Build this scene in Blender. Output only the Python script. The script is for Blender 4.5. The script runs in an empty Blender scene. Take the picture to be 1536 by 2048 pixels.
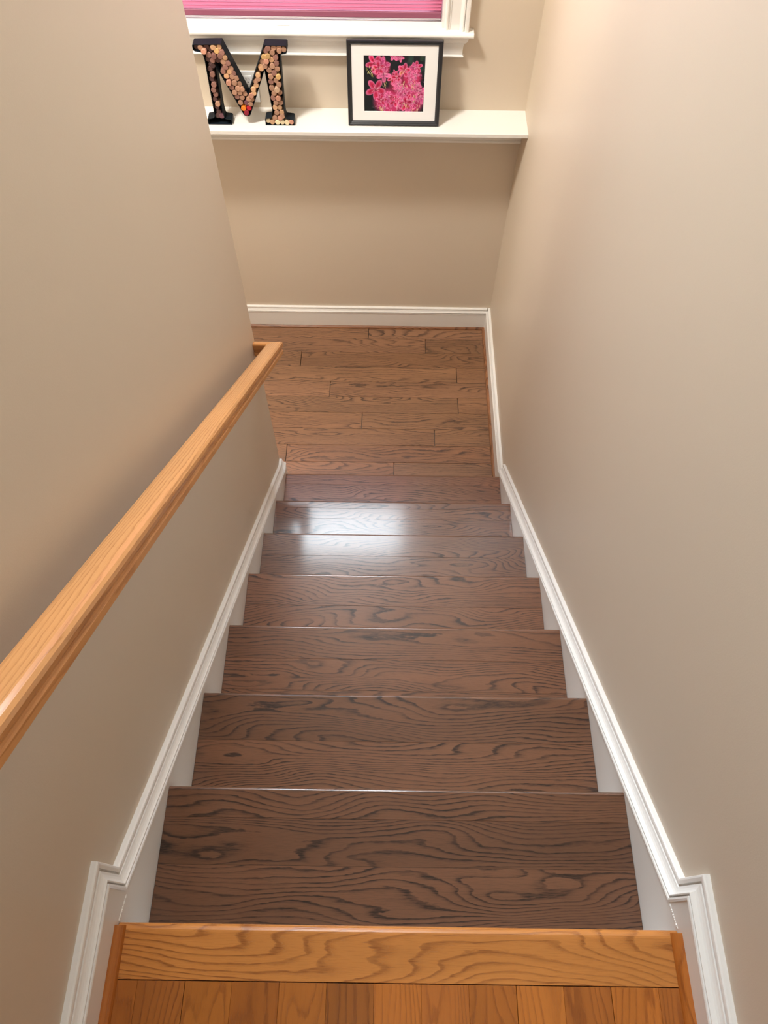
import bpy, bmesh, math, random
from mathutils import Vector, Matrix
import numpy as np
random.seed(7)
S = bpy.context.scene
COL = S.collection

# ------------------------------------------------------------------ camera
cam_d = bpy.data.cameras.new('camera'); cam = bpy.data.objects.new('camera', cam_d); COL.objects.link(cam)
Fw = Vector((-0.0013, 0.495067, -0.868854)); Rt = Vector((0.999901, 0.012819, 0.005808)); Up = Vector((-0.014013, 0.86876, 0.495035))
m = Matrix((Rt, Up, -Fw)).transposed().to_4x4()
m.translation = Vector((-0.032528, -0.004709, 1.444695))
cam.matrix_world = m
cam_d.sensor_fit = 'VERTICAL'; cam_d.sensor_height = 36.0; cam_d.sensor_width = 27.0
cam_d.lens = 1464.22 * 36.0 / 2048.0
cam_d.clip_start = 0.02
S.camera = cam

# ------------------------------------------------------------------ world and lights
w = bpy.data.worlds.new('world'); S.world = w; w.use_nodes = True
bg = w.node_tree.nodes['Background']; bg.inputs[0].default_value = (0.80, 0.90, 1.0, 1); bg.inputs[1].default_value = 3.0

def area(name, loc, target, sx, sy, power, col):
    d = bpy.data.lights.new(name, 'AREA'); d.shape = 'RECTANGLE'; d.size = sx; d.size_y = sy
    d.energy = power; d.color = col
    o = bpy.data.objects.new(name, d); COL.objects.link(o); o.location = loc
    o.rotation_euler = (Vector(target) - Vector(loc)).to_track_quat('-Z', 'Y').to_euler()
    return o
DAYLIGHT = area('daylight', (-0.45, 4.1, 2.6), (-0.45, 2.9, 1.6), 2.6, 2.8, 850, (0.86, 0.93, 1.0))
HALL = area('hall_light', (0.05, -1.2, 2.9), (0.0, -0.7, 0), 0.7, 0.7, 3.5, (1.0, 0.93, 0.86))
LOWER = area('stairwell_light', (-1.35, 1.62, 2.75), (-0.6, 2.2, 0), 0.40, 0.40, 108, (1.0, 0.965, 0.905))

S.view_settings.view_transform = 'Standard'; S.view_settings.look = 'None'
S.view_settings.gamma = 1.0; S.view_settings.exposure = 0.22
try: S.view_settings.use_curve_mapping = False
except Exception: pass
S.cycles.max_bounces = 10; S.cycles.diffuse_bounces = 6; S.cycles.glossy_bounces = 4
S.cycles.transparent_max_bounces = 12; S.cycles.use_denoising = True
S.cycles.caustics_reflective = False; S.cycles.caustics_refractive = False
S.cycles.sample_clamp_indirect = 6.0

# ------------------------------------------------------------------ dimensions
H, R = 0.191824, 0.254
W2 = 0.4815                       # skirt face
XL, XR = -0.506, 0.511            # wall planes
YB = 2.871                        # back wall plane
YE = 1.81                         # end of the left wall
ZF = -8 * H                       # lower landing
ZC = 2.98                         # ceiling
SL = H / R

# ------------------------------------------------------------------ materials
def lin(r, g, b):
    def f(c):
        c /= 255.0
        return c / 12.92 if c <= 0.04045 else ((c + 0.055) / 1.055) ** 2.4
    return (f(r), f(g), f(b), 1.0)

def newmat(name):
    m = bpy.data.materials.new(name); m.use_nodes = True
    return m, m.node_tree, m.node_tree.nodes['Principled BSDF']
def N(nt, t, **kw):
    n = nt.nodes.new(t)
    for k, v in kw.items():
        if k in ('inputs',):
            for i, x in v.items(): n.inputs[i].default_value = x
        else: setattr(n, k, v)
    return n
def L(nt, a, b): nt.links.new(a, b)

def plain(name, col, rough=0.5, bump=0.0, bscale=300, spec=0.5, metal=0.0, var=0.0):
    m, nt, b = newmat(name)
    b.inputs['Base Color'].default_value = col; b.inputs['Roughness'].default_value = rough
    b.inputs['Specular IOR Level'].default_value = spec; b.inputs['Metallic'].default_value = metal
    tc = N(nt, 'ShaderNodeTexCoord')
    if var:
        nz = N(nt, 'ShaderNodeTexNoise', inputs={'Scale': 3.0, 'Detail': 3.0}); L(nt, tc.outputs['Object'], nz.inputs['Vector'])
        mr = N(nt, 'ShaderNodeMapRange', inputs={'To Min': 1 - var, 'To Max': 1 + var}); L(nt, nz.outputs['Fac'], mr.inputs['Value'])
        mx = N(nt, 'ShaderNodeMix', data_type='RGBA', blend_type='MULTIPLY'); mx.inputs['Factor'].default_value = 1
        mx.inputs['A'].default_value = col; L(nt, mr.outputs[0], mx.inputs['B']); L(nt, mx.outputs['Result'], b.inputs['Base Color'])
    if bump:
        n2 = N(nt, 'ShaderNodeTexNoise', inputs={'Scale': bscale, 'Detail': 2.0}); L(nt, tc.outputs['Object'], n2.inputs['Vector'])
        bp = N(nt, 'ShaderNodeBump', inputs={'Strength': bump, 'Distance': 0.001}); L(nt, n2.outputs['Fac'], bp.inputs['Height'])
        L(nt, bp.outputs[0], b.inputs['Normal'])
    return m

def oak(name, light, dark, axis='X', rough=0.22, freq=62.0, warp=8.0, coat=0.0, contrast=1.0, sx=1.7, sy=9.0, bump=0.12, spec=0.5):
    """Plain-sawn oak: growth rings as contour lines of a stretched field, pores as fine streaks."""
    m, nt, b = newmat(name)
    tc = N(nt, 'ShaderNodeTexCoord'); oi = N(nt, 'ShaderNodeObjectInfo')
    off = N(nt, 'ShaderNodeVectorMath', operation='SCALE'); off.inputs[0].default_value = (13.7, 31.3, 57.1); L(nt, oi.outputs['Random'], off.inputs['Scale'])
    add = N(nt, 'ShaderNodeVectorMath', operation='ADD'); L(nt, tc.outputs['Object'], add.inputs[0]); L(nt, off.outputs[0], add.inputs[1])
    base = add.outputs[0]
    if axis == 'Y':
        sw = N(nt, 'ShaderNodeSeparateXYZ'); L(nt, base, sw.inputs[0]); cb = N(nt, 'ShaderNodeCombineXYZ')
        L(nt, sw.outputs[1], cb.inputs[0]); L(nt, sw.outputs[0], cb.inputs[1]); L(nt, sw.outputs[2], cb.inputs[2]); base = cb.outputs[0]
    elif axis == 'R':   # the handrail: turn so that X runs along the slope
        mp0 = N(nt, 'ShaderNodeMapping'); mp0.inputs['Rotation'].default_value = (0, math.atan(SL), 0)
        sw = N(nt, 'ShaderNodeSeparateXYZ'); L(nt, base, sw.inputs[0]); cb = N(nt, 'ShaderNodeCombineXYZ')
        L(nt, sw.outputs[1], cb.inputs[0]); L(nt, sw.outputs[0], cb.inputs[1]); L(nt, sw.outputs[2], cb.inputs[2])
        L(nt, cb.outputs[0], mp0.inputs['Vector']); base = mp0.outputs[0]
        mp0.inputs['Rotation'].default_value = (0, -math.atan(SL), 0)
    def mapped(sc):
        mp = N(nt, 'ShaderNodeMapping'); mp.inputs['Scale'].default_value = sc; L(nt, base, mp.inputs['Vector']); return mp.outputs[0]
    def noise(vec, detail=2.0, rough_=0.5, dist=0.0):
        n = N(nt, 'ShaderNodeTexNoise', inputs={'Scale': 1.0, 'Detail': detail, 'Roughness': rough_, 'Distortion': dist}); L(nt, vec, n.inputs['Vector']); return n.outputs['Fac']
    def math_(op, a, c, clamp=False):
        n = N(nt, 'ShaderNodeMath', operation=op); n.use_clamp = clamp
        for i, x in enumerate((a, c)):
            if x is None: continue
            if isinstance(x, (int, float)): n.inputs[i].default_value = x
            else: L(nt, x, n.inputs[i])
        return n.outputs[0]
    big = noise(mapped((sx, sy, sy)), 1.5, 0.45, 0.25)
    jag = noise(mapped((18, 85, 85)), 3.0, 0.62)
    sep = N(nt, 'ShaderNodeSeparateXYZ'); L(nt, base, sep.inputs[0])
    ring = math_('ADD', math_('MULTIPLY', sep.outputs[1], freq), math_('MULTIPLY', big, warp * 2))
    ring = math_('ADD', ring, math_('MULTIPLY', jag, 0.75))
    fr = math_('FRACT', ring, None)
    # ring profile: soft rise, quick fall
    rp = N(nt, 'ShaderNodeValToRGB'); e = rp.color_ramp.elements
    e[0].position = 0.0; e[0].color = (0, 0, 0, 1); e[1].position = 1.0; e[1].color = (0, 0, 0, 1)
    for pos, v in ((0.50, 0.06), (0.70, 0.38), (0.84, 1.0), (0.93, 0.85)):
        x = rp.color_ramp.elements.new(pos); x.color = (v, v, v, 1)
    L(nt, fr, rp.inputs['Fac'])
    late = math_('MULTIPLY', rp.outputs['Color'], 1.0)
    # ring strength varies from place to place
    amp = noise(mapped((3, 22, 22)), 2.0, 0.5)
    ar = N(nt, 'ShaderNodeMapRange', inputs={'From Min': 0.3, 'From Max': 0.62, 'To Min': 0.35, 'To Max': 1.0}); L(nt, amp, ar.inputs['Value'])
    late = math_('MULTIPLY', late, ar.outputs[0])
    pores = noise(mapped((38, 950, 950)), 2.0, 0.6)
    pr = N(nt, 'ShaderNodeMapRange', inputs={'From Min': 0.50, 'From Max': 0.66, 'To Min': 0.0, 'To Max': 1.0}); L(nt, pores, pr.inputs['Value'])
    pw = math_('ADD', math_('MULTIPLY', late, 0.75), 0.42)
    pore = math_('MULTIPLY', pr.outputs[0], pw)
    fac = math_('ADD', math_('MULTIPLY', late, 0.85 * contrast), math_('MULTIPLY', pore, 0.55 * contrast), True)
    # base tone wander
    tone = noise(mapped((1.2, 7, 7)), 2.0, 0.5)
    tr = N(nt, 'ShaderNodeMapRange', inputs={'From Min': 0.3, 'From Max': 0.7, 'To Min': 0.84, 'To Max': 1.14}); L(nt, tone, tr.inputs['Value'])
    mx = N(nt, 'ShaderNodeMix', data_type='RGBA'); mx.inputs['A'].default_value = light; mx.inputs['B'].default_value = dark; L(nt, fac, mx.inputs['Factor'])
    m2 = N(nt, 'ShaderNodeMix', data_type='RGBA', blend_type='MULTIPLY'); m2.inputs['Factor'].default_value = 1
    L(nt, mx.outputs['Result'], m2.inputs['A']); L(nt, tr.outputs[0], m2.inputs['B'])
    m3 = N(nt, 'ShaderNodeMix', data_type='RGBA', blend_type='MULTIPLY'); m3.inputs['Factor'].default_value = 1
    L(nt, m2.outputs['Result'], m3.inputs['A']); L(nt, oi.outputs['Color'], m3.inputs['B'])
    L(nt, m3.outputs['Result'], b.inputs['Base Color'])
    rr = math_('ADD', math_('MULTIPLY', fac, 0.10), rough); L(nt, rr, b.inputs['Roughness'])
    b.inputs['Specular IOR Level'].default_value = spec
    if coat: b.inputs['Coat Weight'].default_value = coat; b.inputs['Coat Roughness'].default_value = 0.13
    bp = N(nt, 'ShaderNodeBump', inputs={'Strength': bump, 'Distance': 0.0006}); bp.invert = True
    L(nt, fac, bp.inputs['Height']); L(nt, bp.outputs[0], b.inputs['Normal'])
    return m

M = {}
M['wall'] = plain('beige_wall_paint', lin(204, 191, 173), 0.45, 0.10, 420, 0.35, var=0.015)
M['ceiling'] = plain('white_ceiling_paint', lin(225, 222, 215), 0.8, 0.1, 200, 0.3)
M['trim'] = plain('white_semigloss_paint', lin(226, 224, 220), 0.30, 0.05, 90, 0.5)
M['caulk'] = plain('caulk', lin(230, 228, 224), 0.6, 0.6, 500)
M['dark_oak'] = oak('stained_oak', lin(116, 79, 57), lin(34, 21, 15), 'X', 0.34, coat=0.5, spec=0.32, freq=92, warp=9.5, sx=2.1, sy=9.5)
M['floor_oak'] = oak('stained_oak_floor', lin(133, 97, 72), lin(52, 33, 22), 'X', 0.32, coat=0.4, freq=80, warp=8, sx=2.1, sy=10)
M['shoe_dark'] = oak('stained_oak_shoe', lin(140, 96, 66), lin(80, 48, 28), 'X', 0.3)
M['shoe_dark_y'] = oak('stained_oak_shoe_y', lin(140, 96, 66), lin(80, 48, 28), 'Y', 0.3)
M['gold_oak'] = oak('golden_oak', lin(202, 134, 68), lin(142, 82, 32), 'X', 0.24, freq=72, warp=8.5, contrast=0.85, sx=2.0)
M['gold_oak_y'] = oak('golden_oak_y', lin(184, 112, 50), lin(130, 68, 22), 'Y', 0.24, freq=60, warp=9, contrast=0.6)
M['rail_oak'] = oak('handrail_oak', lin(205, 148, 94), lin(150, 94, 52), 'R', 0.16, freq=150, warp=4, contrast=0.6, sx=1.2, sy=14)
M['rail_oak_x'] = oak('handrail_oak_x', lin(214, 148, 84), lin(150, 88, 40), 'X', 0.16, freq=90, warp=3, contrast=0.7)
M['black'] = plain('satin_black_paint', lin(26, 28, 33), 0.32, 0.0, spec=0.5)
M['tray'] = plain('blue_black_metal', lin(17, 26, 34), 0.55, 0.15, 60, 0.2)
M['mat'] = plain('white_mat_board', lin(224, 225, 226), 0.85, 0.05, 900)
M['plate'] = plain('white_plastic', lin(232, 232, 230), 0.35)
M['slot'] = plain('dark_slot', lin(35, 35, 38), 0.6)
M['brass'] = plain('brushed_brass', lin(200, 160, 90), 0.3, metal=1.0)
M['outside'] = plain('exterior_siding', lin(200, 200, 196), 0.8)

def corkmat():
    m, nt, b = newmat('cork')
    oi = N(nt, 'ShaderNodeObjectInfo'); tc = N(nt, 'ShaderNodeTexCoord')
    nz = N(nt, 'ShaderNodeTexNoise', inputs={'Scale': 420.0, 'Detail': 3.0}); L(nt, tc.outputs['Object'], nz.inputs['Vector'])
    mr = N(nt, 'ShaderNodeMapRange', inputs={'From Min': .3, 'From Max': .7, 'To Min': 0.72, 'To Max': 1.15}); L(nt, nz.outputs['Fac'], mr.inputs['Value'])
    mx = N(nt, 'ShaderNodeMix', data_type='RGBA', blend_type='MULTIPLY'); mx.inputs['Factor'].default_value = 1
    L(nt, oi.outputs['Color'], mx.inputs['A']); L(nt, mr.outputs[0], mx.inputs['B']); L(nt, mx.outputs['Result'], b.inputs['Base Color'])
    b.inputs['Roughness'].default_value = 0.8
    return m
M['cork'] = corkmat()

def shademat():
    m, nt, b = newmat('pink_cellular_fabric')
    nt.nodes.remove(b); out = nt.nodes['Material Output']
    d = N(nt, 'ShaderNodeBsdfDiffuse'); d.inputs[0].default_value = lin(188, 104, 134)
    t = N(nt, 'ShaderNodeBsdfTranslucent'); t.inputs[0].default_value = lin(224, 168, 190)
    x = N(nt, 'ShaderNodeMixShader'); x.inputs[0].default_value = 0.08
    L(nt, d.outputs[0], x.inputs[1]); L(nt, t.outputs[0], x.inputs[2]); L(nt, x.outputs[0], out.inputs[0])
    return m
M['shade'] = shademat()
M['shade_rail'] = plain('pink_shade_rail', lin(128, 66, 90), 0.55)
M['shade_weight'] = plain('grey_rail', lin(170, 160, 165), 0.4)
def glassmat():
    m, nt, b = newmat('window_glass'); nt.nodes.remove(b); out = nt.nodes['Material Output']
    g = N(nt, 'ShaderNodeBsdfGlossy'); g.inputs['Roughness'].default_value = 0.02
    t = N(nt, 'ShaderNodeBsdfTransparent'); t.inputs[0].default_value = (0.95, 0.97, 0.97, 1)
    x = N(nt, 'ShaderNodeMixShader'); x.inputs[0].default_value = 0.06
    L(nt, t.outputs[0], x.inputs[1]); L(nt, g.outputs[0], x.inputs[2]); L(nt, x.outputs[0], out.inputs[0]); return m
M['glass'] = glassmat()
def printmat():
    m, nt, b = newmat('photo_print'); a = N(nt, 'ShaderNodeAttribute'); a.attribute_name = 'paint'
    L(nt, a.outputs['Color'], b.inputs['Base Color']); b.inputs['Roughness'].default_value = 0.25; return m
M['print'] = printmat()

# ------------------------------------------------------------------ helpers
def link(name, me, mat, parent=None, color=None):
    o = bpy.data.objects.new(name, me); COL.objects.link(o)
    if mat is not None and not me.materials: me.materials.append(mat)
    if parent is not None: o.parent = parent
    if color: o.color = (*color, 1) if len(color) == 3 else color
    return o
def mesh(name, verts, faces, mat, parent=None, color=None, smooth=False):
    me = bpy.data.meshes.new(name); me.from_pydata([tuple(v) for v in verts], [], faces); me.update()
    bm = bmesh.new(); bm.from_mesh(me); bmesh.ops.recalc_face_normals(bm, faces=bm.faces); bm.to_mesh(me); bm.free()
    if smooth:
        for p in me.polygons: p.use_smooth = True
    return link(name, me, mat, parent, color)
def box_bm(bm, x0, x1, y0, y1, z0, z1, bev=0.0):
    r = bmesh.ops.create_cube(bm, size=1.0)
    for v in r['verts']:
        v.co = Vector(((x0 + x1) / 2 + v.co.x * (x1 - x0), (y0 + y1) / 2 + v.co.y * (y1 - y0), (z0 + z1) / 2 + v.co.z * (z1 - z0)))
    if bev:
        ed = list({e for v in r['verts'] for e in v.link_edges})
        bmesh.ops.bevel(bm, geom=ed, offset=bev, segments=1, affect='EDGES', profile=0.5)
def box(name, x0, x1, y0, y1, z0, z1, mat, parent=None, bev=0.0, color=None):
    bm = bmesh.new(); box_bm(bm, x0, x1, y0, y1, z0, z1, bev)
    me = bpy.data.meshes.new(name); bm.to_mesh(me); bm.free()
    return link(name, me, mat, parent, color)
def extrude(name, prof, axis, a, b, mat, parent=None, color=None, smooth=False):
    """closed 2-D profile swept straight along an axis. axis X: prof=(y,z); Y: (x,z); Z: (x,y)"""
    n = len(prof)
    def P(u, v, t): return {'X': (t, u, v), 'Y': (u, t, v), 'Z': (u, v, t)}[axis]
    vs = [P(u, v, a) for u, v in prof] + [P(u, v, b) for u, v in prof]
    fs = [(i, (i + 1) % n, (i + 1) % n + n, i + n) for i in range(n)] + [tuple(range(n)), tuple(range(n, 2 * n))]
    return mesh(name, vs, fs, mat, parent, color, smooth)
def empty(name, loc=(0, 0, 0)):
    o = bpy.data.objects.new(name, None); COL.objects.link(o); o.location = loc; o.empty_display_size = 0.1
    return o
def tag(o, label=None, cat=None, group=None, kind=None):
    if label: o['label'] = label
    if cat: o['category'] = cat
    if group: o['group'] = group
    if kind: o['kind'] = kind
    return o
def struct(o): o['kind'] = 'structure'; return o
def keep(parent, *kids):
    """children built in world coordinates stay in place under a parent with a location"""
    for k in kids: k.matrix_parent_inverse = Matrix.Translation(-parent.location)
def holder(name, loc):
    e = empty(name, loc); return e
def settle(e):
    inv = Matrix.Translation(-Vector(e.location))
    for c in e.children: c.matrix_parent_inverse = inv

# ------------------------------------------------------------------ walls and ceiling
XFL, YHB = -1.75, -2.3            # far left of the stairwell, back of the hall
WX0, WX1, WZ0, WZ1 = -1.06, 0.157, -0.008, 2.74     # window opening
struct(box('wall_left', XL - 0.115, XL, YHB, YE, ZF - 0.2, ZC, M['wall']))
struct(box('wall_right', XR, XR + 0.12, YHB, YB + 0.12, ZF - 0.2, ZC, M['wall']))
struct(box('wall_hall', XL - 0.115, XR + 0.12, YHB - 0.1, YHB, -0.2, ZC, M['wall']))
struct(box('wall_far_left', XFL - 0.1, XFL, YHB, YB + 0.12, ZF - 0.2, ZC, M['wall']))
bm = bmesh.new()
box_bm(bm, XFL, WX0, YB, YB + 0.14, ZF - 0.2, ZC); box_bm(bm, WX1, XR, YB, YB + 0.14, ZF - 0.2, ZC)
box_bm(bm, WX0, WX1, YB, YB + 0.14, ZF - 0.2, WZ0 - 0.02); box_bm(bm, WX0, WX1, YB, YB + 0.14, WZ1, ZC)
me = bpy.data.meshes.new('wall_back'); bm.to_mesh(me); bm.free()
struct(link('wall_back', me, M['wall']))
struct(box('wall_cross', XFL, XL - 0.115, -0.1, 0.0, ZF - 0.2, ZC, M['wall']))
struct(box('ceiling', XFL - 0.1, XR + 0.12, YHB - 0.1, YB + 0.14, ZC, ZC + 0.1, M['ceiling']))

# ------------------------------------------------------------------ lower landing floor: planks running across
fl = struct(box('floor', XFL, XR, 1.72, YB, ZF - 0.14, ZF - 0.018, M['outside']))
PW = 0.10037
joints = [-0.136, 0.173, -0.49, 0.333, -0.326, 0.333, -0.155, 0.209, -0.52, 0.008, -0.3]
tones = [(1.00, .97, .93), (1.06, 1.03, .98), (.93, .92, .86), (1.02, 1.0, .92), (1.08, 1.02, .92), (1.04, .97, .86), (.97, .93, .84), (1.1, 1.0, .92),
         (1.06, .97, .93), (1.02, .98, .9), (1.12, .98, .93), (1.07, .97, .92), (1.1, .97, .93)]
for j in range(11):
    y1 = 2.774 + PW - j * PW; y0 = y1 - PW
    y1c = min(y1, YB - 0.012); y0c = max(y0, 1.755)
    if y1c - y0c < 0.02: continue
    xs = [XFL + 0.01, -1.45 + 0.21 * ((j * 5) % 4), joints[j], XR - 0.012]
    for k in range(3):
        t = random.choice(tones)
        g = random.uniform(0.9, 1.08)
        box('plank', xs[k] + 0.0013, xs[k + 1] - 0.0013, y0c + 0.0004, y1c - 0.0004, ZF - 0.018, ZF, M['floor_oak'], fl, 0.0009, tuple(c * g for c in t))
# closed-in floor of the neighbouring flight, out of sight behind the left wall
struct(box('floor_2', XFL, XL - 0.115, -0.0, 1.72, ZF - 0.14, ZF, M['outside']))

# ------------------------------------------------------------------ upper landing floor: boards running towards the camera
fu = struct(box('floor_1', XL, XR, YHB, -0.03, -0.16, -0.018, M['outside']))
bx = [-0.4995, -0.4325, -0.354, -0.2755, -0.197, -0.1185, -0.040, 0.0385, 0.1175, 0.196, 0.2745, 0.353, 0.432, 0.4995]
gt = [.72, .70, .80, .74, .78, .72, 1.0, .97, .84, 1.02, .78, 1.0, .86, 1.0]
for i in range(13):
    yy = [-0.0832, -0.62 - 0.23 * ((i * 7) % 5), YHB + 0.01]
    for k in range(2):
        t = gt[i] * (1 if k == 0 else random.uniform(.8, 1.1))
        box('plank', bx[i] + (0.0008 if i in (2, 9, 11) else 0.00015), bx[i + 1] - 0.00015, yy[k + 1] + 0.0008, yy[k] - 0.0006, -0.018, 0.0, M['gold_oak_y'], fu, 0.0003,
            (t, t * random.uniform(.94, 1.0), t * random.uniform(.82, .95)))
# nosing board with a rounded front
def nose_profile(y0, y1, zt, zb, r=0.011, seg=6):
    p = [(y0, zb), (y0, zt - 0.0006), (y0 + 0.0006, zt)]
    for i in range(seg + 1):
        a = math.pi / 2 - math.pi / 2 * i / seg
        p.append((y1 - r + r * math.cos(a), zt - r + r * math.sin(a)))
    for i in range(1, seg + 1):
        a = -math.pi / 2 * i / seg
        p.append((y1 - r + r * math.cos(a), zb + r + r * math.sin(a)))
    return p
nb = extrude('nosing_board', nose_profile(-0.0825, 0.0, 0.0, -0.026, 0.0125), 'X', -0.4805, 0.4805, M['gold_oak'], fu, (1.02, 1.0, 1.0))
# oak shoe mouldings of the hall
def quarter(cx, cz, r, sx, seg=6):
    return [(cx, cz), (cx + sx * r, cz)] + [(cx + sx * r * math.cos(a), cz + r * math.sin(a)) for a in [math.pi / 2 * i / seg for i in range(1, seg)]] + [(cx, cz + r)]

# ------------------------------------------------------------------ staircase
st = holder('staircase', (0, 0, 0))
tag(st, 'straight flight of seven dark stained oak treads between two beige walls', 'staircase')
tread_falloff = [(.80, .80, .80), (.87, .86, .85), (1.04, 1.0, .98), (1.12, 1.06, 1.02), (1.04, 1.02, 1.02), (1.08, 1.04, 1.04), (1.25, 1.2, 1.2)]  # tint per tread with light falloff painted in: upper steps darker, lower ones lighter
seams = [[.061, .150], [.116], [.10, .19], [.112], [.092, .17], [.035, .083, .16], [.055, .13]]
for k in range(1, 8):
    z = -k * H; yf = k * R; yb = (k - 1) * R - 0.012
    cuts = [yf] + [yf - s for s in seams[k - 1]] + [yb]
    c = tread_falloff[k - 1]
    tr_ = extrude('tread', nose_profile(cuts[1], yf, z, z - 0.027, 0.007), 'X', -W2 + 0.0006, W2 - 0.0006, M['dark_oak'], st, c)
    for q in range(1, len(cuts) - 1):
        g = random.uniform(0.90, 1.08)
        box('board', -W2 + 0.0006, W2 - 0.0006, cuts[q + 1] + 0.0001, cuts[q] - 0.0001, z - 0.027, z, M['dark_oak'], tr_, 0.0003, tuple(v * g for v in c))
for k in range(1, 9):
    yr = (k - 1) * R - 0.026
    zt = -(k - 1) * H - 0.0275; zb = -k * H + (0.0005 if k < 8 else 0.0)
    box('riser', -W2 + 0.0006, W2 - 0.0006, yr - 0.014, yr, zb, zt, M['trim'], st, 0.0004)
    # small cove under each nosing
    extrude('cove_moulding', [(yr, zt), (yr + 0.012, zt), (yr + 0.009, zt - 0.006), (yr + 0.003, zt - 0.010), (yr, zt - 0.014)], 'X', -W2 + 0.0006, W2 - 0.0006,
            M['dark_oak'] if k > 1 else M['gold_oak'], st)

# cap moulding: profile (u out from the wall, v down from the top edge, square to the run)
def cap_profile(T):
    return [(0.0, 0.0), (0.0085, 0.0), (0.0115, 0.0012), (0.0125, 0.004), (0.0125, 0.0094), (0.0080, 0.0104), (0.0080, 0.0124), (0.0135, 0.0136),
            (0.0150, 0.0175), (0.0175, 0.0215), (0.0205, 0.0245), (T - 0.0005, 0.0262), (T - 0.0005, 0.0280), (T - 0.0052, 0.0288), (T - 0.0052, 0.0302),
            (T + 0.0012, 0.0310), (T + 0.0024, 0.0340), (T + 0.0012, 0.0368), (T - 0.0004, 0.0378)]
def offset_poly(path, d):
    """offset a (y,z) polyline downwards/left-of-travel by d with mitres; travel is along +y"""
    out = []
    n = len(path)
    for i in range(n):
        def nrm(a, b):
            t = (Vector(b) - Vector(a)).normalized(); return Vector((t[1], -t[0]))
        if i == 0: m_ = nrm(path[0], path[1]); out.append(Vector(path[0]) + m_ * d); continue
        if i == n - 1: m_ = nrm(path[-2], path[-1]); out.append(Vector(path[-1]) + m_ * d); continue
        a, b = nrm(path[i - 1], path[i]), nrm(path[i], path[i + 1])
        m_ = (a + b); m_ = m_ / (m_.length_squared / 2) if m_.length > 1e-6 else a
        out.append(Vector(path[i]) + m_ * d)
    return out
def sweep_cap(name, path, xw, sgn, T, mat, parent):
    prof = cap_profile(T); prof = prof + [(0.0, 0.0378)]
    np_ = len(prof); cols = [offset_poly(path, v) for u, v in prof]
    vs, fs = [], []
    for i in range(len(path)):
        for j, (u, v) in enumerate(prof):
            c = cols[j][i]; vs.append((xw + sgn * u, c[0], c[1]))
    for i in range(len(path) - 1):
        for j in range(np_):
            a = i * np_ + j; b = i * np_ + (j + 1) % np_
            fs.append((a, b, b + np_, a + np_))
    fs.append(tuple(range(np_))); fs.append(tuple(range((len(path) - 1) * np_, len(path) * np_)))
    return mesh(name, vs, fs, mat, parent)
def flat_board(name, path, xw, sgn, T, bottom, mat, parent):
    top = offset_poly(path, 0.0377)
    poly = [tuple(c) for c in top] + bottom
    n = len(poly)
    vs = [(xw, a, b) for a, b in poly] + [(xw + sgn * T, a, b) for a, b in poly]
    fs = [(i, (i + 1) % n, (i + 1) % n + n, i + n) for i in range(n)] + [tuple(range(n)), tuple(range(n, 2 * n))]
    return mesh(name, vs, fs, mat, parent)

def nl(y, o): return (y, o - SL * y)
# left wall: hall baseboard, drop, slope, short level end
hL, hR = 0.1165, 0.1045
oL, oR = 0.070, 0.055
TL, TR = abs(XL) - W2, XR - W2
zlev = ZF + 0.262
ylev = (oL - zlev) / SL
lp_hall = [(YHB, hL), (0.086, hL), (0.086, nl(0.086, oL)[1])]
pathL = [(-0.02, hL), (0.086, hL), nl(0.086, oL), (ylev, zlev), (YE - 0.001, zlev)]
pathR = [(-0.02, hR), (0.081, hR), nl(0.081, oR), nl(1.835, oR)]
skl = flat_board('skirt_board', pathL, XL, 1, TL, [(YE - 0.001, ZF), (1.50, ZF), (-0.02, -0.39)], M['trim'], None)
skl.name = 'trim_1'; struct(skl)
sweep_cap('cap_moulding', pathL, XL, 1, TL, M['trim'], skl)
skr = flat_board('skirt_board', pathR, XR, -1, TR, [(1.858, ZF), (1.50, ZF), (-0.02, -0.39)], M['trim'], None)
skr.name = 'trim_2'; struct(skr)
sweep_cap('cap_moulding', pathR, XR, -1, TR, M['trim'], skr)
# rough caulk seams where hall baseboard and skirt meet
for sx in (-1, 1):
    vs = []; fs = []
    n = 30
    for i in range(n):
        f_ = i / (n - 1); yy = 0.043 - 0.040 * f_; zz = -0.022 + 0.019 * f_
        r = 0.0017 + 0.0008 * math.sin(i * 2.3 + sx) + 0.0006 * math.sin(i * 5.1)
        for q in range(5):
            a_ = 2 * math.pi * q / 5 + i * 0.4; vs.append((sx * W2 + r * 0.8 * math.cos(a_), yy + 0.0006 * math.sin(i * 1.7), zz + r * math.sin(a_)))
        if i:
            for q in range(5): fs.append(((i - 1) * 5 + q, (i - 1) * 5 + (q + 1) % 5, i * 5 + (q + 1) % 5, i * 5 + q))
    tag(mesh('caulk_bead', vs, fs, M['caulk'], skl if sx < 0 else skr), 'rough white caulk line')

# hall baseboards with golden oak shoe
for nm, xw, sg, T, h in (('baseboard_left', XL, 1, TL, hL), ('baseboard_right', XR, -1, TR, hR)):
    ph = [(YHB + 0.005, h), (-0.02, h)]
    b_ = struct(flat_board(nm, ph, xw, sg, T, [(-0.02, 0.0), (YHB + 0.005, 0.0)], M['trim'], None))
    sweep_cap('cap_moulding', ph, xw, sg, T, M['trim'], b_)
    tag(extrude('shoe_moulding', quarter(sg * -W2, 0.0002, 0.0155, sg), 'Y', YHB + 0.01, -0.004, M['gold_oak_y'], b_, (.86, .80, .74), False), 'golden oak quarter round')

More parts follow.
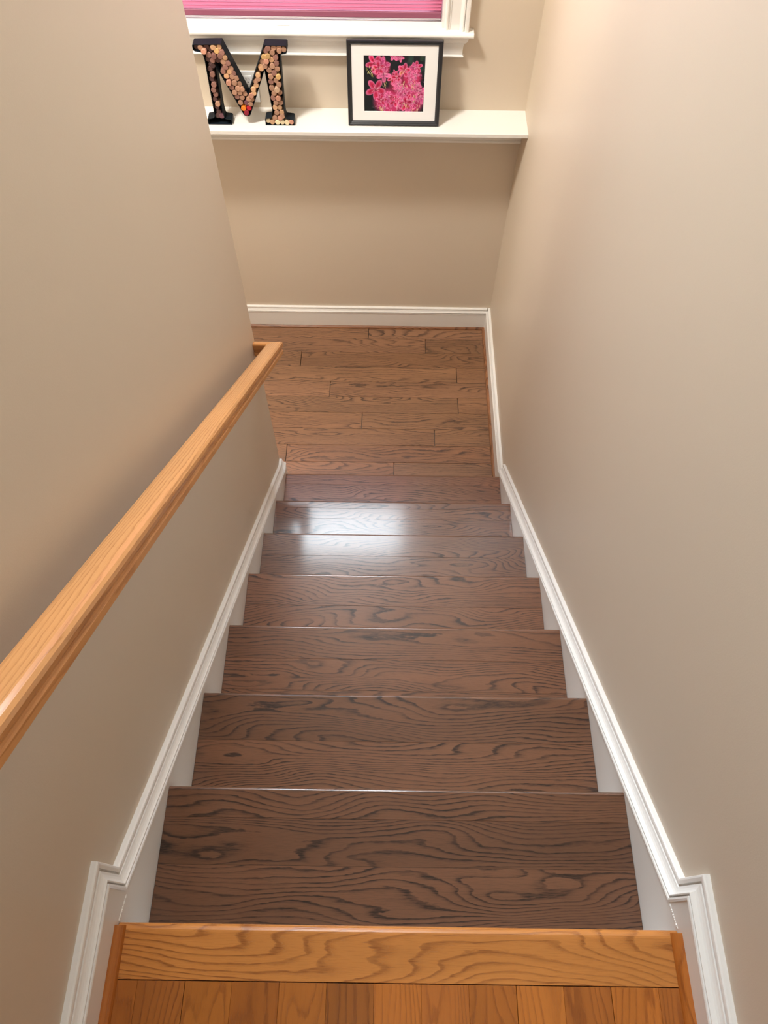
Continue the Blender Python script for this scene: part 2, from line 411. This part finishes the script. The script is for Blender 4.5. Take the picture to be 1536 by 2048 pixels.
# lower landing baseboards with dark oak shoe
hb = 0.140; TB = 0.0165
def low_cap(path, xw, sgn, T, parent): return sweep_cap('cap_moulding', path, xw, sgn, T, M['trim'], parent)
ph = [(1.846, ZF + hb), (YB - 0.001, ZF + hb)]
br = struct(flat_board('baseboard_right_lower', ph, XR, -1, TB, [(YB - 0.001, ZF), (1.859, ZF)], M['trim'], None))
low_cap(ph, XR, -1, TB, br)
tag(extrude('shoe_moulding', quarter(XR - TB, ZF + 0.0002, 0.013, -1), 'Y', 1.86, YB - TB - 0.002, M['shoe_dark_y'], br, (1, 1, 1)), 'dark oak quarter round')
# back baseboard: same sections swept along x
def cap_x(T, top, y_wall, x0, x1, name, mat, parent):
    prof = [(y_wall - u, top - v) for u, v in cap_profile(T)] + [(y_wall, top - 0.0378)]
    return extrude(name, prof, 'X', x0, x1, mat, parent)
bb = struct(box('baseboard_back', XFL, XR - TB, YB - TB, YB - 0.0002, ZF, ZF + hb - 0.0377, M['trim']))
cap_x(TB, ZF + hb, YB, XFL, XR - TB, 'cap_moulding', M['trim'], bb)
q = quarter(YB - TB, ZF + 0.0002, 0.013, -1)
tag(extrude('shoe_moulding', q, 'X', XFL, XR - TB - 0.004, M['shoe_dark'], bb, (.9, .86, .84)), 'dark oak quarter round')

# ------------------------------------------------------------------ handrail
hr = holder('handrail', (XL, 0.8, 0.2))
tag(hr, 'golden oak handrail sloping down the left wall with mitred return', 'handrail')
RX = -0.434; HW = 0.026
rail_prof = [(-.0150, .0), (-.0215, -.0022), (-.0252, -.0070), (-.0262, -.0140), (-.0252, -.0220), (-.0222, -.0268), (-.0205, -.0310), (-.0215, -.0350), (-.0235, -.0375),
             (-.0235, -.0500), (-.0215, -.0530), (.0215, -.0530), (.0235, -.0500), (.0235, -.0375), (.0215, -.0350), (.0205, -.0310), (.0222, -.0268), (.0252, -.0220),
             (.0262, -.0140), (.0252, -.0070), (.0215, -.0022), (.0150, .0), (0, .0010)]
z0 = 0.843
def rail_mesh():
    # points square to the slope are written with vertical offsets v/cos
    cs = math.cos(math.atan(SL)); n = len(rail_prof); vs = []
    y0, y1 = -0.42, 1.768
    ys = [y0 + (y1 - y0) * i / 12 for i in range(13)]
    for i, y in enumerate(ys):
        for u, v in rail_prof:
            yy = y + (u + HW if i == 12 else 0)         # mitre at the lower end
            if i == 0: yy = y - (u + HW)
            vs.append((RX + u, yy, z0 - SL * yy + v / cs * 0.98))
    fs = []
    for i in range(12):
        for j in range(n):
            a = i * n + j; b = i * n + (j + 1) % n; fs.append((a, b, b + n, a + n))
    fs.append(tuple(range(n))); fs.append(tuple(range(12 * n, 13 * n)))
    return mesh('rail', vs, fs, M['rail_oak'], hr)
rail_mesh()
def rail_return(y1, s):
    # runs from the mitre to the wall, keeping the slope of the rail
    cs = math.cos(math.atan(SL)); n = len(rail_prof); vs = []
    for end in (0, 1):
        for u, v in rail_prof:
            yy = y1 + s * (u + HW)
            x = RX + u if end == 0 else XL + 0.0005
            vs.append((x, yy, z0 - SL * yy + v / cs * 0.98))
    fs = [(j, (j + 1) % n, (j + 1) % n + n, j + n) for j in range(n)] + [tuple(range(n)), tuple(range(n, 2 * n))]
    return mesh('rail_return', vs, fs, M['rail_oak_x'], hr)
rail_return(1.768, 1); rail_return(-0.42, -1)
for yb_ in (0.12, 1.45):
    zt = z0 - SL * yb_ - 0.066
    bm = bmesh.new()
    r_ = bmesh.ops.create_cone(bm, cap_ends=True, segments=20, radius1=0.026, radius2=0.022, depth=0.006)
    for v in r_['verts']: v.co = Vector((XL + 0.0032 + v.co.z, yb_ + v.co.x, zt - 0.045 + v.co.y))
    pts = [Vector((XL + 0.006, yb_, zt - 0.045)), Vector((XL + 0.035, yb_, zt - 0.048)), Vector((XL + 0.060, yb_, zt - 0.035)), Vector((RX, yb_, zt - 0.010)), Vector((RX, yb_, zt + 0.001))]
    prev = None
    for i, pnt in enumerate(pts):
        d = (pts[min(i + 1, 4)] - pts[max(i - 1, 0)]).normalized(); a = Vector((0, 1, 0)); b2 = d.cross(a).normalized()
        ring = [bm.verts.new(pnt + (a * math.cos(t) + b2 * math.sin(t)) * 0.0055) for t in [2 * math.pi * k / 10 for k in range(10)]]
        if prev:
            for k in range(10): bm.faces.new((prev[k], prev[(k + 1) % 10], ring[(k + 1) % 10], ring[k]))
        prev = ring
    me = bpy.data.meshes.new('bracket'); bm.to_mesh(me); bm.free(); link('bracket', me, M['brass'], hr)
settle(hr)

# ------------------------------------------------------------------ window, casing, stool, apron, glass
win = struct(empty('window_1', ((WX0 + WX1) / 2, YB, 0)))
YW = YB + 0.14
# jambs
box('jamb', WX1 - 0.006, WX1 + 0.012, YB - 0.002, YW, WZ0, WZ1, M['trim'], win)
box('jamb', WX0 - 0.012, WX0 + 0.006, YB - 0.002, YW, WZ0, WZ1, M['trim'], win)
box('jamb', WX0, WX1, YB - 0.002, YW, WZ1 - 0.006, WZ1 + 0.012, M['trim'], win)
# casing profile: d across the width from the inner edge, e out from the wall
cprof = [(0, 0), (0, .013), (.003, .0165), (.008, .0180), (.012, .0165), (.0145, .0125), (.017, .0120), (.018, .0145), (.020, .0145), (.021, .0125), (.054, .0145), (.058, .0190),
         (.064, .0255), (.068, .0265), (.070, .0215), (.072, .0215), (.074, .0290), (.080, .0300), (.086, .0300), (.0885, .0270), (.0885, 0)]
ZT = 2.75
extrude('casing', [(WX1 + .0035 + d, YB - e) for d, e in cprof], 'Z', WZ0 + .0004, ZT, M['trim'], win)
extrude('casing', [(WX0 - .0035 - d, YB - e) for d, e in cprof], 'Z', WZ0 + .0004, ZT, M['trim'], win)
extrude('casing', [(YB - e, ZT + d) for d, e in cprof], 'X', WX0 - .092, WX1 + .092, M['trim'], win)
# stool with horns
stp = [(YW - 0.03, WZ0), (YB - 0.036, WZ0)] + [(YB - 0.036 - 0.009 * math.sin(a), WZ0 - 0.009 + 0.009 * math.cos(a)) for a in [math.pi * i / 8 for i in range(1, 9)]] + [(YW - 0.03, WZ0 - 0.018)]
stool = extrude('stool', [(y, z) for y, z in stp if True], 'X', WX0 + .0001, WX1 - .0001, M['trim'], win)
horn = [(y if y < YB else YB - 0.0005, z) for y, z in stp]
extrude('stool', horn, 'X', WX1 - .0001, WX1 + 0.111, M['trim'], win)
extrude('stool', horn, 'X', WX0 - 0.111, WX0 + .0001, M['trim'], win)
# apron: crown-like section with bead, ends cut to the same profile
ap = [(.036, .026), (.034, .036), (.0305, .0435), (.027, .0465), (.027, .0485), (.0235, .0500), (.0215, .0560), (.0195, .0640), (.0185, .0850), (.0180, .0935), (.0215, .0950), (.0235, .0985), (.0215, .1020), (.018, .1030)]
vs, fs = [], []
xa, xb = WX0 - 0.058, WX1 + 0.058
na = len(ap)
for (e, d) in ap: vs += [(xa - e + .0, YB - e, 0.0 - d), (xb + e, YB - e, -d), (xa - e, YB - .0005, -d), (xb + e, YB - .0005, -d)]
for i in range(na - 1):
    a, b2 = 4 * i, 4 * (i + 1)
    fs += [(a, a + 1, b2 + 1, b2), (a + 1, a + 3, b2 + 3, b2 + 1), (a + 2, a, b2, b2 + 2), (a + 3, a + 2, b2 + 2, b2 + 3)]
fs += [(0, 2, 3, 1), (4 * (na - 1), 4 * (na - 1) + 1, 4 * (na - 1) + 3, 4 * (na - 1) + 2)]
mesh('apron', vs, fs, M['trim'], win)
# two sashes with rails, stiles and a pane
mid = 1.34
for (za, zb_, yo) in ((WZ0, mid + .02, 0.075), (mid - .02, WZ1 - .006, 0.105)):
    y0, y1 = YB + yo, YB + yo + 0.028
    bm = bmesh.new()
    xa, xb = WX0 + .006, WX1 - .006
    box_bm(bm, xa, xa + .045, y0, y1, za, zb_, .002); box_bm(bm, xb - .045, xb, y0, y1, za, zb_, .002)
    box_bm(bm, xa + .045, xb - .045, y0, y1, za, za + .045, .002); box_bm(bm, xa + .045, xb - .045, y0, y1, zb_ - .045, zb_, .002)
    me = bpy.data.meshes.new('sash'); bm.to_mesh(me); bm.free(); s_ = link('sash', me, M['trim'], win)
    box('pane', xa + .045, xb - .045, y0 + .012, y0 + .015, za + .045, zb_ - .045, M['glass'], s_)
settle(win)
for c in win.children:
    pass

# pleated shade, drawn part of the way up, open above
SH_T = 1.18
sh = holder('pleated_shade', ((WX0 + WX1) / 2, YB + 0.05, 0.0))
tag(sh, 'pink pleated cellular window shade hanging in the white window frame', 'window shade')
ysh = YB + 0.046
vs, fs = [], []
n = int((SH_T - 0.024) / 0.0058); xa, xb = WX0 + .010, WX1 - .009
for side, off in ((0, 0.0), (1, 0.012)):
    for i in range(n + 1):
        z = 0.024 + (SH_T - 0.024) * i / n; d = 0.0046 if i % 2 else 0.0
        yy = ysh - d if side == 0 else ysh + off + d
        vs += [(xa, yy, z), (xb, yy, z)]
for i in range(n):
    a = 2 * i; fs.append((a, a + 1, a + 3, a + 2))
mesh('pleated_fabric', vs[:2 * (n + 1)], fs, M['shade'], sh)
rp = box('bottom_rail', xa - .001, xb + .001, ysh - .008, ysh + .010, 0.0035, 0.0235, M['shade_rail'], sh, .002)
box('weight_bar', xa + .001, xb - .001, ysh - .0085, ysh + .008, -0.0012, 0.0036, M['shade_weight'], rp, .001)
box('top_rail', xa - .001, xb + .001, ysh - .008, ysh + .012, SH_T, SH_T + .02, M['shade_rail'], sh, .002)
settle(sh)
# curl of clear tape on the sill
tp = [(-.0, 0), (.004, .0015), (.010, .002), (.018, .0008), (.026, .0022), (.030, .0012)]
vs = []; fs = []
for i, (a, b2) in enumerate(tp): vs += [(-.456 + a * 1.6, YB + .008, WZ0 + b2), (-.456 + a * 1.6, YB - .002, WZ0 + b2 + .0004)]
for i in range(len(tp) - 1): fs.append((2 * i, 2 * i + 2, 2 * i + 3, 2 * i + 1))
tag(mesh('tape_strip', vs, fs, M['plate']), 'small curled strip of clear tape lying on the white window sill', 'tape')

# ------------------------------------------------------------------ ledge shelf on the back wall
ZS = -0.317; YS = 2.714
shf = holder('wall_shelf', (0.0, YB, ZS - 0.05))
tag(shf, 'long white painted ledge shelf on the beige back wall below the window', 'shelf')
rr = 0.002
lp = [(YB, ZS), (YS + rr, ZS), (YS, ZS - rr), (YS, ZS - .0155), (YS + rr, ZS - .0170), (YB, ZS - .0170)]
extrude('ledge_board', lp, 'X', XFL + .001, XR - .0005, M['trim'], shf)
e0 = YB
ap2 = [(e0, ZS - .0172), (e0 - .060, ZS - .0172), (e0 - .056, ZS - .026), (e0 - .050, ZS - .034), (e0 - .040, ZS - .050), (e0 - .032, ZS - .070), (e0 - .028, ZS - .095), (e0 - .026, ZS - .112),
       (e0 - .030, ZS - .114), (e0 - .0325, ZS - .118), (e0 - .030, ZS - .123), (e0 - .024, ZS - .1245), (e0, ZS - .1245)]
extrude('apron_moulding', ap2, 'X', XFL + .001, XR - .0005, M['trim'], shf)
settle(shf)

# ------------------------------------------------------------------ wall outlet behind the letter
ol = holder('wall_outlet', (-.591, YB, -.232))
tag(ol, 'white outlet plate on the back wall half hidden behind the cork letter', 'outlet')
box('cover_plate', -.629, -.553, YB - .0055, YB - .0002, -.294, -.170, M['plate'], ol, .0022)
for zc in (-.204, -.260):
    rc = box('receptacle', -.608, -.574, YB - .0075, YB - .005, zc - .0165, zc + .0165, M['plate'], ol, .002)
    bm = bmesh.new()
    for dx in (-.0065, .0065): box_bm(bm, -.591 + dx - .0012, -.591 + dx + .0012, YB - .0078, YB - .0073, zc - .001, zc + .008)
    box_bm(bm, -.5935, -.5885, YB - .0078, YB - .0073, zc - .0105, zc - .006)
    me = bpy.data.meshes.new('slots'); bm.to_mesh(me); bm.free(); link('slots', me, M['slot'], rc)
settle(ol)

# ------------------------------------------------------------------ cork letter M
YM = 2.752; YMB = 2.794
lm = holder('cork_letter', (-.58, 2.77, ZS))
tag(lm, 'blue-black metal letter M tray filled with wine corks, standing on the white ledge', 'letter decoration')
out = [(-.7479, -.016), (-.6463, -.0135), (-.576, -.1946), (-.4918, -.0145), (-.4135, -.0155), (-.4098, -.0195), (-.4103, -.0352), (-.4134, -.0420), (-.4200, -.0445), (-.4376, -.0468),
       (-.4450, -.2547), (-.4440, -.2800), (-.4405, -.2885), (-.4140, -.2917), (-.4111, -.2950), (-.4110, -.3150), (-.4125, -.3170), (-.5240, -.3170), (-.5253, -.3150), (-.5245, -.2918), (-.5210, -.2895),
       (-.4985, -.2857), (-.4920, -.2552), (-.5014, -.1039), (-.565, -.2448), (-.5783, -.2740), (-.5835, -.2795), (-.5990, -.2798), (-.6050, -.2760), (-.6136, -.254), (-.6801, -.0919), (-.6850, -.2608),
       (-.6830, -.2860), (-.6790, -.2920), (-.6590, -.2945), (-.6560, -.2975), (-.6575, -.3155), (-.6590, -.3170), (-.7500, -.3170), (-.7520, -.3150), (-.7515, -.2960), (-.7490, -.2935), (-.7300, -.2900),
       (-.7225, -.2850), (-.7207, -.2612), (-.7164, -.0719), (-.7185, -.0520), (-.7245, -.0425), (-.7460, -.0390), (-.7515, -.0330), (-.7515, -.0200)]
def inset(poly, d):
    n = len(poly); res = []
    area2 = sum(poly[i][0] * poly[(i + 1) % n][1] - poly[(i + 1) % n][0] * poly[i][1] for i in range(n)); s = 1 if area2 > 0 else -1
    for i in range(n):
        a, b2, c = Vector(poly[i - 1]), Vector(poly[i]), Vector(poly[(i + 1) % n])
        n1 = (b2 - a).normalized(); n2 = (c - b2).normalized()
        n1 = Vector((-n1.y, n1.x)) * s; n2 = Vector((-n2.y, n2.x)) * s
        mm = n1 + n2; mm = mm / max(mm.length_squared / 2, .35); res.append(tuple(b2 + mm * d))
    return res
ins = inset(out, 0.0016); n = len(out)
vs = [(x, YM, z) for x, z in out] + [(x, YMB, z) for x, z in out] + [(x, YM, z) for x, z in ins] + [(x, YMB - .002, z) for x, z in ins]
fs = []
for i in range(n):
    j = (i + 1) % n
    fs += [(i, j, n + j, n + i), (i, 2 * n + i, 2 * n + j, j), (2 * n + i, 3 * n + i, 3 * n + j, 2 * n + j)]
fs += [tuple(range(n, 2 * n)), tuple(range(3 * n, 4 * n))]
bm = bmesh.new(); bv = [bm.verts.new(v) for v in vs]
for f in fs: bm.faces.new([bv[i] for i in f])
bmesh.ops.recalc_face_normals(bm, faces=bm.faces)
bmesh.ops.triangulate(bm, faces=[f for f in bm.faces if len(f.verts) > 4])
me = bpy.data.meshes.new('letter_tray'); bm.to_mesh(me); bm.free(); link('letter_tray', me, M['tray'], lm)

# cork centres on the letter face (x, z in metres, kind)
cork_list = """-0.7381,-0.0270,d -0.7230,-0.0231,m -0.7025,-0.0236,d -0.6771,-0.0232,l -0.6556,-0.0259,l -0.7135,-0.0391,p -0.6881,-0.0358,d -0.6673,-0.0385,y -0.6471,-0.0427,r -0.6989,-0.0544,r -0.6799,-0.0562,R -0.6569,-0.0559,r
-0.6381,-0.0607,l -0.7058,-0.0718,d -0.6887,-0.0741,r -0.6697,-0.0751,d -0.6499,-0.0774,m -0.6312,-0.0805,r -0.6976,-0.0896,d -0.6669,-0.0949,d -0.6447,-0.0967,r -0.6236,-0.1003,m -0.7055,-0.1065,d -0.6569,-0.1124,r
-0.6346,-0.1142,l -0.6174,-0.1177,r -0.6993,-0.1248,r -0.6481,-0.1299,l -0.6270,-0.1318,m -0.6090,-0.1363,m -0.7062,-0.1435,d -0.6417,-0.1512,p -0.6213,-0.1530,m -0.6010,-0.1573,m -0.7006,-0.1614,r -0.6345,-0.1702,r
-0.6125,-0.1732,m -0.5925,-0.1751,m -0.7055,-0.1812,r -0.6270,-0.1892,m -0.6075,-0.1917,m -0.5874,-0.1942,m -0.7008,-0.1990,r -0.6211,-0.2076,r -0.6016,-0.2110,m -0.5769,-0.2146,m -0.7077,-0.2200,d -0.6110,-0.2299,m
-0.7004,-0.2353,m -0.5883,-0.2310,v -0.5704,-0.2350,m -0.7079,-0.2525,d -0.6034,-0.2510,O -0.5805,-0.2522,X -0.5938,-0.2696,D -0.7031,-0.2711,d -0.7134,-0.2886,d -0.6916,-0.2874,v -0.5664,-0.2000,p -0.5490,-0.1929,l
-0.5596,-0.2180,m -0.5544,-0.1746,l -0.5363,-0.1654,l -0.5435,-0.1467,m -0.5238,-0.1405,m -0.5319,-0.1218,l -0.5137,-0.1124,l -0.5188,-0.0919,l -0.4981,-0.0896,m -0.5091,-0.0738,m -0.4904,-0.0715,p -0.5013,-0.0552,y
-0.4828,-0.0537,y -0.4919,-0.0338,r -0.4783,-0.0249,r -0.4588,-0.0247,m -0.4393,-0.0232,m -0.4216,-0.0317,m -0.4656,-0.0414,m -0.4449,-0.0419,m -0.4716,-0.0682,l -0.4556,-0.0597,r -0.4546,-0.0788,r -0.4709,-0.0892,m
-0.4536,-0.0988,m -0.4843,-0.1050,m -0.4674,-0.1139,r -0.4811,-0.1272,m -0.4533,-0.1277,y -0.4832,-0.1480,r -0.4637,-0.1424,m -0.4542,-0.1576,m -0.4828,-0.1701,m -0.4635,-0.1745,H -0.4762,-0.1891,m -0.4535,-0.1888,m
-0.4834,-0.2091,r -0.4630,-0.2089,p -0.4747,-0.2280,m -0.4543,-0.2278,m -0.4816,-0.2480,l -0.4621,-0.2477,l -0.4763,-0.2679,m -0.4560,-0.2668,l -0.4882,-0.2855,m -0.4661,-0.2881,p -0.4459,-0.2840,m -0.5142,-0.2976,c
-0.4977,-0.3053,l -0.4775,-0.3065,c -0.4583,-0.3062,c -0.4392,-0.3051,c -0.4205,-0.2960,p"""
pal = {'d': (98, 68, 66), 'm': (192, 148, 122), 'l': (222, 176, 136), 'p': (218, 160, 136), 'y': (232, 190, 128), 'r': (160, 116, 104), 'R': (150, 102, 94), 'v': (120, 78, 88),
       'O': (250, 140, 30), 'X': (225, 35, 60), 'D': (150, 25, 50), 'H': (215, 180, 150), 'c': (240, 222, 184)}
bm = bmesh.new()
sg, r_ = 10, 0.0112
rings = [(r_ * .86, 0.0), (r_, 0.0014), (r_, 0.036)]
prev = None
for rad, y in rings:
    ring = [bm.verts.new((rad * math.cos(2 * math.pi * k / sg), y, rad * math.sin(2 * math.pi * k / sg))) for k in range(sg)]
    if prev:
        for k in range(sg): bm.faces.new((prev[k], prev[(k + 1) % sg], ring[(k + 1) % sg], ring[k])).smooth = False
    else: bm.faces.new(ring)
    prev = ring
bmesh.ops.recalc_face_normals(bm, faces=bm.faces)
cork_me = bpy.data.meshes.new('cork'); bm.to_mesh(cork_me); bm.free(); cork_me.materials.append(M['cork'])
rc = random.Random(3)
for it in cork_list.split():
    a, b2, k = it.split(','); P_ = Vector((float(a), YM, float(b2)))
    s_ = rc.uniform(.86, .93)
    for _ in range(6):                                   # keep each cork inside the tray walls
        for i in range(len(out)):
            A2 = Vector(out[i]); B2 = Vector(out[(i + 1) % len(out)]); q2 = Vector((P_.x, P_.z)); ab = B2 - A2
            t2 = max(0, min(1, (q2 - A2).dot(ab) / ab.length_squared)); c2 = A2 + ab * t2; dv = q2 - c2
            nin = Vector((ab.y, -ab.x)).normalized()       # outline runs clockwise: inside lies to its right
            side = dv.dot(nin); need = r_ * s_ + .0018
            if dv.length < need or (side < 0 and dv.length < .02 and 0 < t2 < 1):
                P_.x = c2.x + nin.x * need; P_.z = c2.y + nin.y * need
    o = bpy.data.objects.new('cork', cork_me); COL.objects.link(o); o.parent = lm
    out_ = {'R': .007, 'H': .008, 'p': .004, 'y': .002, 'c': .001, 'd': -.006, 'v': -.005}.get(k, 0) + rc.uniform(-.004, .002)
    o.location = (P_.x, YM + .001 - out_, P_.z)
    o.rotation_euler = (rc.uniform(-.07, .07), rc.uniform(0, 3), rc.uniform(-.07, .07))
    o.scale = (s_, 0.84 + (out_ if out_ > 0 else 0) * 8 if out_ >= -.003 else .80, s_)
    v = rc.uniform(.66, .95)
    o.color = tuple(min(1, c * v) for c in lin(*pal[k])[:3]) + (1,)
    if k == 'O': o['label'] = 'orange cork'
    if k == 'X': o['label'] = 'bright red cork'
    if k == 'D': o['label'] = 'dark red cork'
settle(lm)
for c in lm.children: c.matrix_parent_inverse = Matrix.Translation(-Vector(lm.location))

# ------------------------------------------------------------------ framed flower photograph, leaning on the stool edge
pf = empty('picture_frame', (-.020, 2.770, ZS))
tag(pf, 'black framed photograph of pink azalea blossoms with a wide white mat, leaning on the ledge', 'picture frame')
FW, FH = 0.3555, 0.300
fp = [(0, 0), (0, -.013), (.002, -.016), (.006, -.0165), (.0085, -.014), (.0105, -.0145), (.0155, -.010), (.017, -.008), (.017, 0)]   # (inwards, towards viewer)
def frame_mesh():
    vs, fs = [], []
    cor = [(-FW / 2, 0, 1, 1), (FW / 2, 0, -1, 1), (FW / 2, FH, -1, -1), (-FW / 2, FH, 1, -1)]
    for cx, cz, dx, dz in cor:
        for u, e in fp: vs.append((cx + dx * u, e, cz + dz * u))
    n = len(fp)
    for c in range(4):
        for j in range(n):
            a = c * n + j; b2 = c * n + (j + 1) % n; a2 = ((c + 1) % 4) * n + j; b3 = ((c + 1) % 4) * n + (j + 1) % n
            fs.append((a, b2, b3, a2))
    return mesh('frame', vs, fs, M['black'], pf)
frame_mesh()
box('backing_board', -FW / 2 + .012, FW / 2 - .012, -.002, .001, .012, FH - .012, M['black'], pf)
# mat with a real window cut
ox0, ox1, oz0, oz1 = -.1155, .1155, .0500, .2485
bm = bmesh.new()
A = [(-FW / 2 + .016, .016), (FW / 2 - .016, .016), (FW / 2 - .016, FH - .016), (-FW / 2 + .016, FH - .016)]
B = [(ox0, oz0), (ox1, oz0), (ox1, oz1), (ox0, oz1)]
va = [bm.verts.new((x, -.0075, z)) for x, z in A]; vb = [bm.verts.new((x, -.0075, z)) for x, z in B]; vc = [bm.verts.new((x + .0012 * (1 if x < 0 else -1), -.0055, z + .0012 * (1 if z < .15 else -1))) for x, z in B]
for i in range(4):
    j = (i + 1) % 4; bm.faces.new((va[i], va[j], vb[j], vb[i])); bm.faces.new((vb[i], vb[j], vc[j], vc[i]))
me = bpy.data.meshes.new('mat_board'); bm.to_mesh(me); bm.free(); link('mat_board', me, M['mat'], pf)
# the photograph: a painted grid of colours
NX, NZ = 140, 120
img = np.zeros((NZ, NX, 3)); rs = np.random.RandomState(5)
uu, vv = np.meshgrid((np.arange(NX) + .5) / NX, (np.arange(NZ) + .5) / NZ)      # v runs down from the top
img[:] = np.array([16, 20, 24])
def blob(cx, cy, rx, ry, col, soft=.4, ang=0.0, amt=1.0):
    c, s = math.cos(ang), math.sin(ang); dx, dy = (uu - cx), (vv - cy) * NZ / NX
    a = (dx * c + dy * s) / rx; b_ = (-dx * s + dy * c) / ry
    k = np.clip((1 - (a * a + b_ * b_)) / soft, 0, 1)[..., None] * amt
    img[:] = img * (1 - k) + np.array(col) * k
for _ in range(26): blob(.62 + .4 * rs.rand(), .02 + .36 * rs.rand(), .03 + .03 * rs.rand(), .05 + .05 * rs.rand(), (28 + 25 * rs.rand(), 52 + 28 * rs.rand(), 48 + 20 * rs.rand()), 1.0, rs.rand() * 3, .6)
for _ in range(14): blob(rs.rand() * .3, rs.rand(), .03, .03, (30, 30 + 20 * rs.rand(), 30), 1, 0, .6)
def flower(cx, cy, r, hue=(222, 48, 112), petals=5, a0=None, edge=(238, 118, 168)):
    a0 = rs.rand() * 6 if a0 is None else a0
    for k in range(petals):
        a = a0 + 2 * math.pi * k / petals; px, py = cx + math.cos(a) * r * .62, cy + math.sin(a) * r * .62 * NX / NZ
        j = rs.uniform(.86, 1.1)
        blob(px, py, r * .56, r * .34, [min(255, c * j) for c in edge], .25, a)
        blob(px - math.cos(a) * r * .06, py - math.sin(a) * r * .06, r * .46, r * .27, [min(255, c * j) for c in hue], .8, a)
        blob(px - math.cos(a) * r * .2, py - math.sin(a) * r * .2, r * .3, r * .1, [c * .72 for c in hue], 1.0, a)
    blob(cx, cy, r * .24, r * .24, [c * .62 for c in hue], 1.0)
    for k in range(5):
        a = rs.rand() * 6.3; blob(cx + math.cos(a) * r * .3, cy + math.sin(a) * r * .3, r * .3, r * .022 + .003, (250, 190, 205), .8, a, .8)
mg = (232, 84, 158); rd = (214, 36, 84); pk = (240, 110, 170)
def region(cx, cy, rx, ry, n, rmin, rmax, hues):
    for _ in range(n):
        a = rs.rand() * 6.3; q = math.sqrt(rs.rand()); flower(cx + rx * q * math.cos(a), cy + ry * q * math.sin(a), rs.uniform(rmin, rmax), hues[rs.randint(len(hues))])
blob(.42, .82, .30, .25, (205, 50, 110), .6); blob(.80, .75, .24, .30, (200, 60, 110), .6); blob(.78, .38, .19, .2, (205, 45, 100), .6)
blob(.27, .22, .18, .16, (205, 45, 95), .6); blob(.55, .5, .16, .16, (150, 40, 70), .7)
region(.80, .70, .18, .26, 16, .05, .10, [mg, pk, rd]); region(.47, .80, .24, .18, 18, .05, .10, [mg, pk, rd, mg])
region(.78, .30, .15, .13, 12, .045, .09, [mg, rd, pk]); region(.52, .05, .08, .05, 4, .05, .08, [pk, rd])
region(.52, .36, .08, .08, 4, .05, .10, [rd, (200, 30, 70)]); region(.56, .58, .1, .09, 5, .05, .08, [rd, pk])
flower(.17, .14, .13, rd, 5, .4); flower(.30, .17, .12, mg, 5, 1.1); flower(.32, .33, .11, pk, 5, .2); flower(.24, .22, .10, rd, 5, 2.1)
flower(.19, .60, .155, (226, 40, 92), 5, .25); flower(.29, .80, .09, rd, 5, 1.0); flower(.93, .62, .10, pk); flower(.66, .25, .1, rd); flower(.70, .86, .11, rd)
for (cx, cy, n) in ((.12, .30, 9), (.28, .95, 14), (.70, .90, 10), (.82, .55, 8), (.84, .72, 8), (.60, .26, 6), (.37, .50, 8), (.65, .50, 6), (.06, .2, 5), (.88, .93, 9)):
    for _ in range(n):
        blob(cx + rs.normal() * .035, cy + rs.normal() * .04, .022 + .02 * rs.rand(), .0055, [(226, 214, 110), (235, 225, 170), (150, 150, 80), (250, 200, 180)][rs.randint(4)], .7, rs.uniform(.9, 2.2), .9)
blob(.55, .98, .004, .12, (250, 225, 235), .8, .05); blob(.585, .80, .0045, .16, (248, 200, 215), .8, .12)
def inside(): 
    while True:
        x_, y_ = rs.rand(), rs.rand()
        if ((x_ - .8) / .2) ** 2 + ((y_ - .6) / .38) ** 2 < 1 or ((x_ - .45) / .28) ** 2 + ((y_ - .82) / .2) ** 2 < 1 or ((x_ - .28) / .16) ** 2 + ((y_ - .22) / .17) ** 2 < 1: return x_, y_
for _ in range(150):
    x_, y_ = inside(); blob(x_, y_, .02 + .025 * rs.rand(), .004 + .006 * rs.rand(), [(150, 18, 60), (120, 14, 44), (190, 30, 90)][rs.randint(3)], .8, rs.rand() * 3.1, .65)
for _ in range(130):
    x_, y_ = inside(); blob(x_, y_, .012 + .02 * rs.rand(), .003 + .005 * rs.rand(), [(250, 150, 205), (248, 120, 185), (255, 200, 222)][rs.randint(3)], .8, rs.rand() * 3.1, .7)
for i in range(9): blob(.13 + i * .0085, .93 - .012 * math.sin(i * 1.1) - i * .001, .006, .003, (190, 190, 195), .8, -.4, .55)   # thin pale signature stroke
img = img * .86
img = np.clip(img * (1 + rs.normal(0, .05, (NZ, NX, 1))), 0, 255) / 255.
limg = np.where(img <= .04045, img / 12.92, ((img + .055) / 1.055) ** 2.4)
px0, px1, pz0, pz1 = ox0 + .001, ox1 - .001, oz0 + .001, oz1 - .001
vs = [(px0 + (px1 - px0) * i / NX, -.0054, pz1 - (pz1 - pz0) * j / NZ) for j in range(NZ + 1) for i in range(NX + 1)]
fs = [(j * (NX + 1) + i, (j + 1) * (NX + 1) + i, (j + 1) * (NX + 1) + i + 1, j * (NX + 1) + i + 1) for j in range(NZ) for i in range(NX)]
me = bpy.data.meshes.new('photo_print'); me.from_pydata(vs, [], fs); me.update()
at = me.color_attributes.new('paint', 'FLOAT_COLOR', 'CORNER')
colr = np.ones((NZ * NX, 4, 4), dtype=np.float32); colr[:, :, :3] = limg.reshape(-1, 1, 3)
at.data.foreach_set('color', colr.ravel())
link('photo_print', me, M['print'], pf)
pf.rotation_euler = (math.radians(-8.6), 0, 0)
